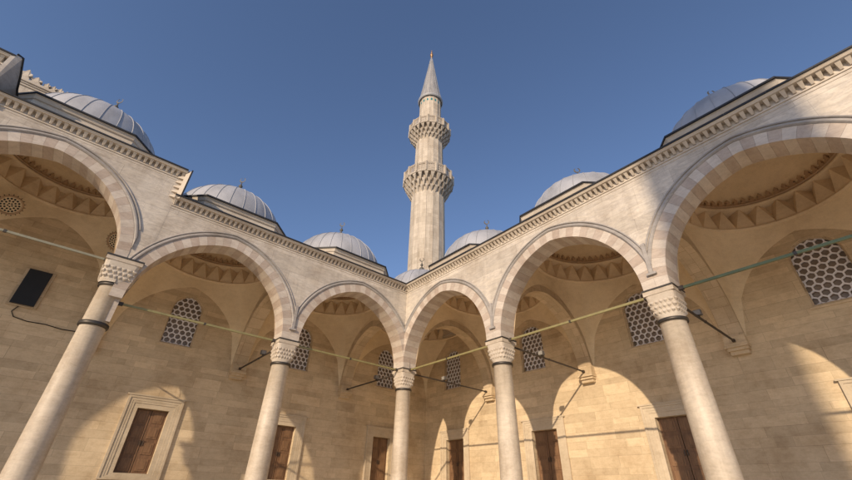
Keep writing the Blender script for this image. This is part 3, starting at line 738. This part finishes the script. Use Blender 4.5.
# ------------------------------------------------------------------ minaret
def build_minaret(label, loc):
    T = thing('minaret', label, 'minaret', None, loc)
    NS = 16
    def facet(m, prof, n=NS):
        m.lathe(prof, n, smooth=False)
    s = MB(); facet(s, [(2.5,0),(2.5,9),(2.0,11),(1.70,12),(1.66,26.9)]); facet(s, [(1.54,27.5),(1.47,34.6)]); facet(s, [(1.27,35.5),(1.24,41.6)])
    sh = s.build('shaft', M['minaret'], T)
    rb = MB()
    for i in range(NS):
        t = 2*PI*i/NS
        for r0, r1, z0, z1 in ((1.70,1.66,12,26.9), (1.54,1.47,28.5,34.6), (1.27,1.24,36,41.5)):
            rb.bar((r0*math.cos(t), r0*math.sin(t), z0), (r1*math.cos(t), r1*math.sin(t), z1), .035, .035)
    rb.build('corner_roll', M['minaret'], sh)
    for (zb, zt, r0, r1, zp, rr) in ((26.7, 28.45, 1.66, 2.50, 29.65, 2.50), (34.35, 35.75, 1.47, 2.26, 36.85, 2.26)):
        B = thing('balcony', None, None); B.parent = T
        q = MB(); tiers = 3; NC = 24
        core = []
        for k in range(tiers+1): core.append((r0 + (r1-r0)*.66*(k/tiers)**.9 - .05, zb + (zt-zb)*k/tiers))
        q.lathe(core, 40, smooth=False)
        for k in range(tiers):
            ra = r0 + (r1-r0)*(k/tiers)**.9; rbb = r0 + (r1-r0)*((k+1)/tiers)**.9 + .02
            z_0 = zb + (zt-zb)*(k/tiers) - .12; z_1 = zb + (zt-zb)*(k+1)/tiers
            for i in range(NC):
                t = 2*PI*(i + .5*(k % 2))/NC; d = PI/NC*.62
                P = lambda a, r, z: (r*math.cos(a), r*math.sin(a), z)
                bot = [P(t-d*.12,ra-.16,z_0), P(t-d*.12,ra-.02,z_0), P(t+d*.12,ra-.02,z_0), P(t+d*.12,ra-.16,z_0)]
                md = [P(t-d*.9,ra-.2,z_1-.2), P(t-d*.8,rbb-.06,z_1-.2), P(t+d*.8,rbb-.06,z_1-.2), P(t+d*.9,ra-.2,z_1-.2)]
                tp = [P(t-d,ra-.2,z_1-.01), P(t-d,rbb,z_1-.01), P(t+d,rbb,z_1-.01), P(t+d,ra-.2,z_1-.01)]
                q.hexa(bot + md, .5); q.hexa(md + tp, .5)
        q.lathe([(r0,zt),(rr+.06,zt),(rr+.09,zt+.05),(rr+.06,zt+.12),(rr-.1,zt+.12)], 32, smooth=False)
        q.build('muqarnas', M['muq'], B)
        p = MB(); ps = MB(); NP = 16
        for i in range(NP):
            t0, t1 = 2*PI*i/NP, 2*PI*(i+1)/NP
            P = lambda t, r, z: (r*math.cos(t), r*math.sin(t), z)
            a0, b0 = Vector(P(t0, rr, 0)), Vector(P(t1, rr, 0)); nrm = (a0+b0).normalized()*.05
            z0_, z1_ = zt+.12, zp-.1
            # pierced slab: frame + diagonal tracery
            def slab(u0, u1, za, zb_, dn=0.):
                A = a0.lerp(b0, u0); Bq = a0.lerp(b0, u1); o = nrm*(1-dn)
                p.hexa([A-o+Vector((0,0,za)), Bq-o+Vector((0,0,za)), Bq+o+Vector((0,0,za)), A+o+Vector((0,0,za)),
                        A-o+Vector((0,0,zb_)), Bq-o+Vector((0,0,zb_)), Bq+o+Vector((0,0,zb_)), A+o+Vector((0,0,zb_))])
            slab(0,.13,z0_,z1_); slab(.87,1,z0_,z1_); slab(.13,.87,z0_,z0_+.1); slab(.13,.87,z1_-.1,z1_)
            for k in range(4):
                u = .13 + .74*(k+.5)/4; slab(u-.035, u+.035, z0_+.1, z1_-.1, .5)
            for k in range(4):
                zz = z0_+.1 + (z1_-z0_-.2)*(k+.5)/4; slab(.13, .87, zz-.03, zz+.03, .6)
            ps.bar(P(t0, rr+.04, z0_-.04), P(t0, rr+.04, zp+.05), .19, .19)
            p.bar(P(t0, rr, zp-.05), P(t1, rr, zp-.05), .16, .11)
        p.build('pierced_parapet', M['muq'], B); ps.build('parapet_post', M['minaret'], B)
        dk = MB(); dk.lathe([(.5,zt+.125),(rr,zt+.125)], 32); dk.build('deck', M['minaret'], B)
    # slender door slits
    tl = MB()
    for i in range(NS):
        t = 2*PI*(i+.5)/NS; r = 1.245; cz = 40.95; w = .10
        c, s_ = math.cos(t), math.sin(t)
        R = r*math.cos(PI/NS)+.012
        pts = []
        for du, dz in ((-1,-1.6),(1,-1.6),(1,.9),(0,1.9),(-1,.9)):
            pts.append((c*R - s_*du*w, s_*R + c*du*w, cz + dz*.12))
        tl.face(pts)
    tl.build('tile_ornament', M['tile'], sh)
    cn = MB(); cn.lathe([(1.22,41.45),(1.42,41.6),(1.47,41.78),(1.43,41.86),(1.30,42.3),(1.0,44.2),(.66,46.7),(.34,49.0),(.13,50.6),(.09,51.0),(.0,51.02)], 32, smooth=True)
    co = cn.build('cone_roof', M['coneL'], T)
    cs = MB()
    for i in range(16):
        t = 2*PI*i/16; pr = [(1.44,41.87),(1.31,42.3),(1.01,44.2),(.67,46.7),(.35,49.0),(.14,50.6)]
        for (ra, za), (rb_, zb_) in zip(pr, pr[1:]): cs.bar((ra*math.cos(t), ra*math.sin(t), za), (rb_*math.cos(t), rb_*math.sin(t), zb_), .035, .05)
    cs.lathe([(1.40,41.5),(1.50,41.62),(1.52,41.74),(1.46,41.8)], 32)
    cs.build('roof_seam', M['seam'], co)
    f = MB(); f.lathe([(.10,50.9),(.15,51.05),(.07,51.15),(.06,51.25),(.20,51.45),(.22,51.6),(.12,51.78),(.06,51.85),(.13,51.98),(.13,52.08),(.05,52.2),(.03,52.4),(.09,52.5),(.02,52.62),(0,52.9)], 14)
    f.build('finial', M['gold'], T)
    return T
mn = build_minaret('tall pale stone minaret with two balconies and a pointed grey cone', (9.70, 10.34, 0)); mn.scale = (1.01, 1.01, 1.012)
m2 = copy_tree(mn); m2.location = (-46.0, -34.62, 0); m2.scale = (.99, .99, 1.5)
m2['label'] = 'second minaret across the courtyard, behind the camera, casting the tall shadow'

# ------------------------------------------------------------------ gate behind the left arcade
T = thing('portal_gate', 'carved stone gate top with a ragged palmette crest at upper left', 'gate')
m = MB(); m.box((-23.6,6.0,0),(-15.02,9,16.5)); m.build('gate_body', M['minaret'], T)
m = MB()
for i, (pr, z0_, z1_) in enumerate(((.05,16.5,16.60),(.10,16.60,16.68),(.16,16.68,16.80))): m.box((-23.6-pr,6.0-pr,z0_+.001),(-15.02+pr,9,z1_))
m.build('gate_cornice', M['trim'], T)
m = MB(); x = -23.4; i = 0
def palmette(m, O, U, w, H):
    sh = [(-.5,0),(.5,0),(.42,.22),(.25,.3),(.5,.45),(.48,.62),(.24,.7),(.14,.86),(0,1),(-.14,.86),(-.24,.7),(-.48,.62),(-.5,.45),(-.25,.3),(-.42,.22)]
    O = Vector(O); U = Vector(U); Nn = Vector((U.y, -U.x, 0))
    f = [O + U*x*w + Vector((0,0,y*H)) for x, y in sh]; g = [p - Nn*.09 for p in f]
    f = [p + Nn*.09*(1-.5*(k > 5)) for k, p in enumerate(f)]
    m.face(f); m.face(g[::-1])
    for k in range(len(sh)): m.face([f[k], f[(k+1) % len(sh)], g[(k+1) % len(sh)], g[k]])
while x < -14.95:
    big = x < -16.9
    w = .42 if big else .25; H = .62 if (big and (i % 3 == 0)) else (.45 if big else .36)
    palmette(m, (x, 5.96, 16.79), (1,0,0), w*.98, H*random.uniform(.9,1.08)); x += w*.93; i += 1
y = 6.1
while y < 9: palmette(m, (-14.92, y, 16.79), (0,1,0), .26, .42); y += .27
m.build('palmette_crest', M['muq'], T)

# ------------------------------------------------------------------ ground
m = MB(); m.face([(-3000,-3000,-.02),(3000,-3000,-.02),(3000,3000,-.02),(-3000,3000,-.02)]); tag(m.build('ground', M['earth']), kind='structure')
m = MB(); m.face([(-38.5,-44,.0),(0.5,-44,.0),(.5,.5,.0),(-38.5,.5,.0)]); tag(m.build('courtyard_paving', M['paving']), kind='structure')
m = MB(); m.box((-38,-.6,-.01),(5.7,5.0,.12)); m.box((-.6,-44,-.01),(5.7,-.6,.121)); tag(m.build('portico_floor', M['paving']), kind='structure')

# ------------------------------------------------------------------ camera, light, sky
cam = bpy.data.cameras.new('camera'); co = bpy.data.objects.new('camera', cam); COL.objects.link(co)
yaw, pit, rol = math.radians(50.401), math.radians(32.786), math.radians(1.557)
d = Vector((math.cos(pit)*math.cos(yaw), math.cos(pit)*math.sin(yaw), math.sin(pit)))
r = Vector((math.sin(yaw), -math.cos(yaw), 0)); u = r.cross(d)
r2 = r*math.cos(rol) + u*math.sin(rol); u2 = -r*math.sin(rol) + u*math.cos(rol)
from mathutils import Matrix
R = Matrix((r2, u2, -d)).transposed().to_4x4(); R.translation = Vector((-10.766, -14.263, 1.6)); co.matrix_world = R
cam.sensor_width = 36; cam.lens = 398.23/852*36; cam.clip_end = 9000; cam.clip_start = .05
SC.camera = co

trav = Vector((1, .465, -.42)).normalized()
sun = bpy.data.lights.new('sun', 'SUN'); so = bpy.data.objects.new('sun', sun); COL.objects.link(so)
sun.energy = 4.4; sun.angle = math.radians(.55); sun.color = (1, .80, .57)
so.rotation_mode = 'QUATERNION'; so.rotation_quaternion = (-trav).to_track_quat('Z', 'Y'); so.location = (-60, -40, 60)
el = math.asin(-trav.z); az = math.atan2(-trav.x, -trav.y)
w = bpy.data.worlds.new('World'); SC.world = w; w.use_nodes = True; nt = w.node_tree
bg = nt.nodes['Background']; sk = nt.nodes.new('ShaderNodeTexSky'); sk.sky_type = 'NISHITA'; sk.sun_disc = False
sk.sun_elevation = el; sk.sun_rotation = az % (2*PI); sk.air_density = 1.0; sk.dust_density = .4; sk.ozone_density = 3.0; sk.altitude = 50
tint = mixc(nt, 'MULTIPLY', 1., sk.outputs[0], (1.06, .985, 1.03)); nt.links.new(tint, bg.inputs[0]); bg.inputs[1].default_value = .155
SC.view_settings.view_transform = 'Standard'; SC.view_settings.look = 'None'; SC.view_settings.exposure = 0; SC.view_settings.gamma = 1
SC.render.engine = 'CYCLES'
SC.cycles.max_bounces = 10; SC.cycles.diffuse_bounces = 6; SC.cycles.use_denoising = True
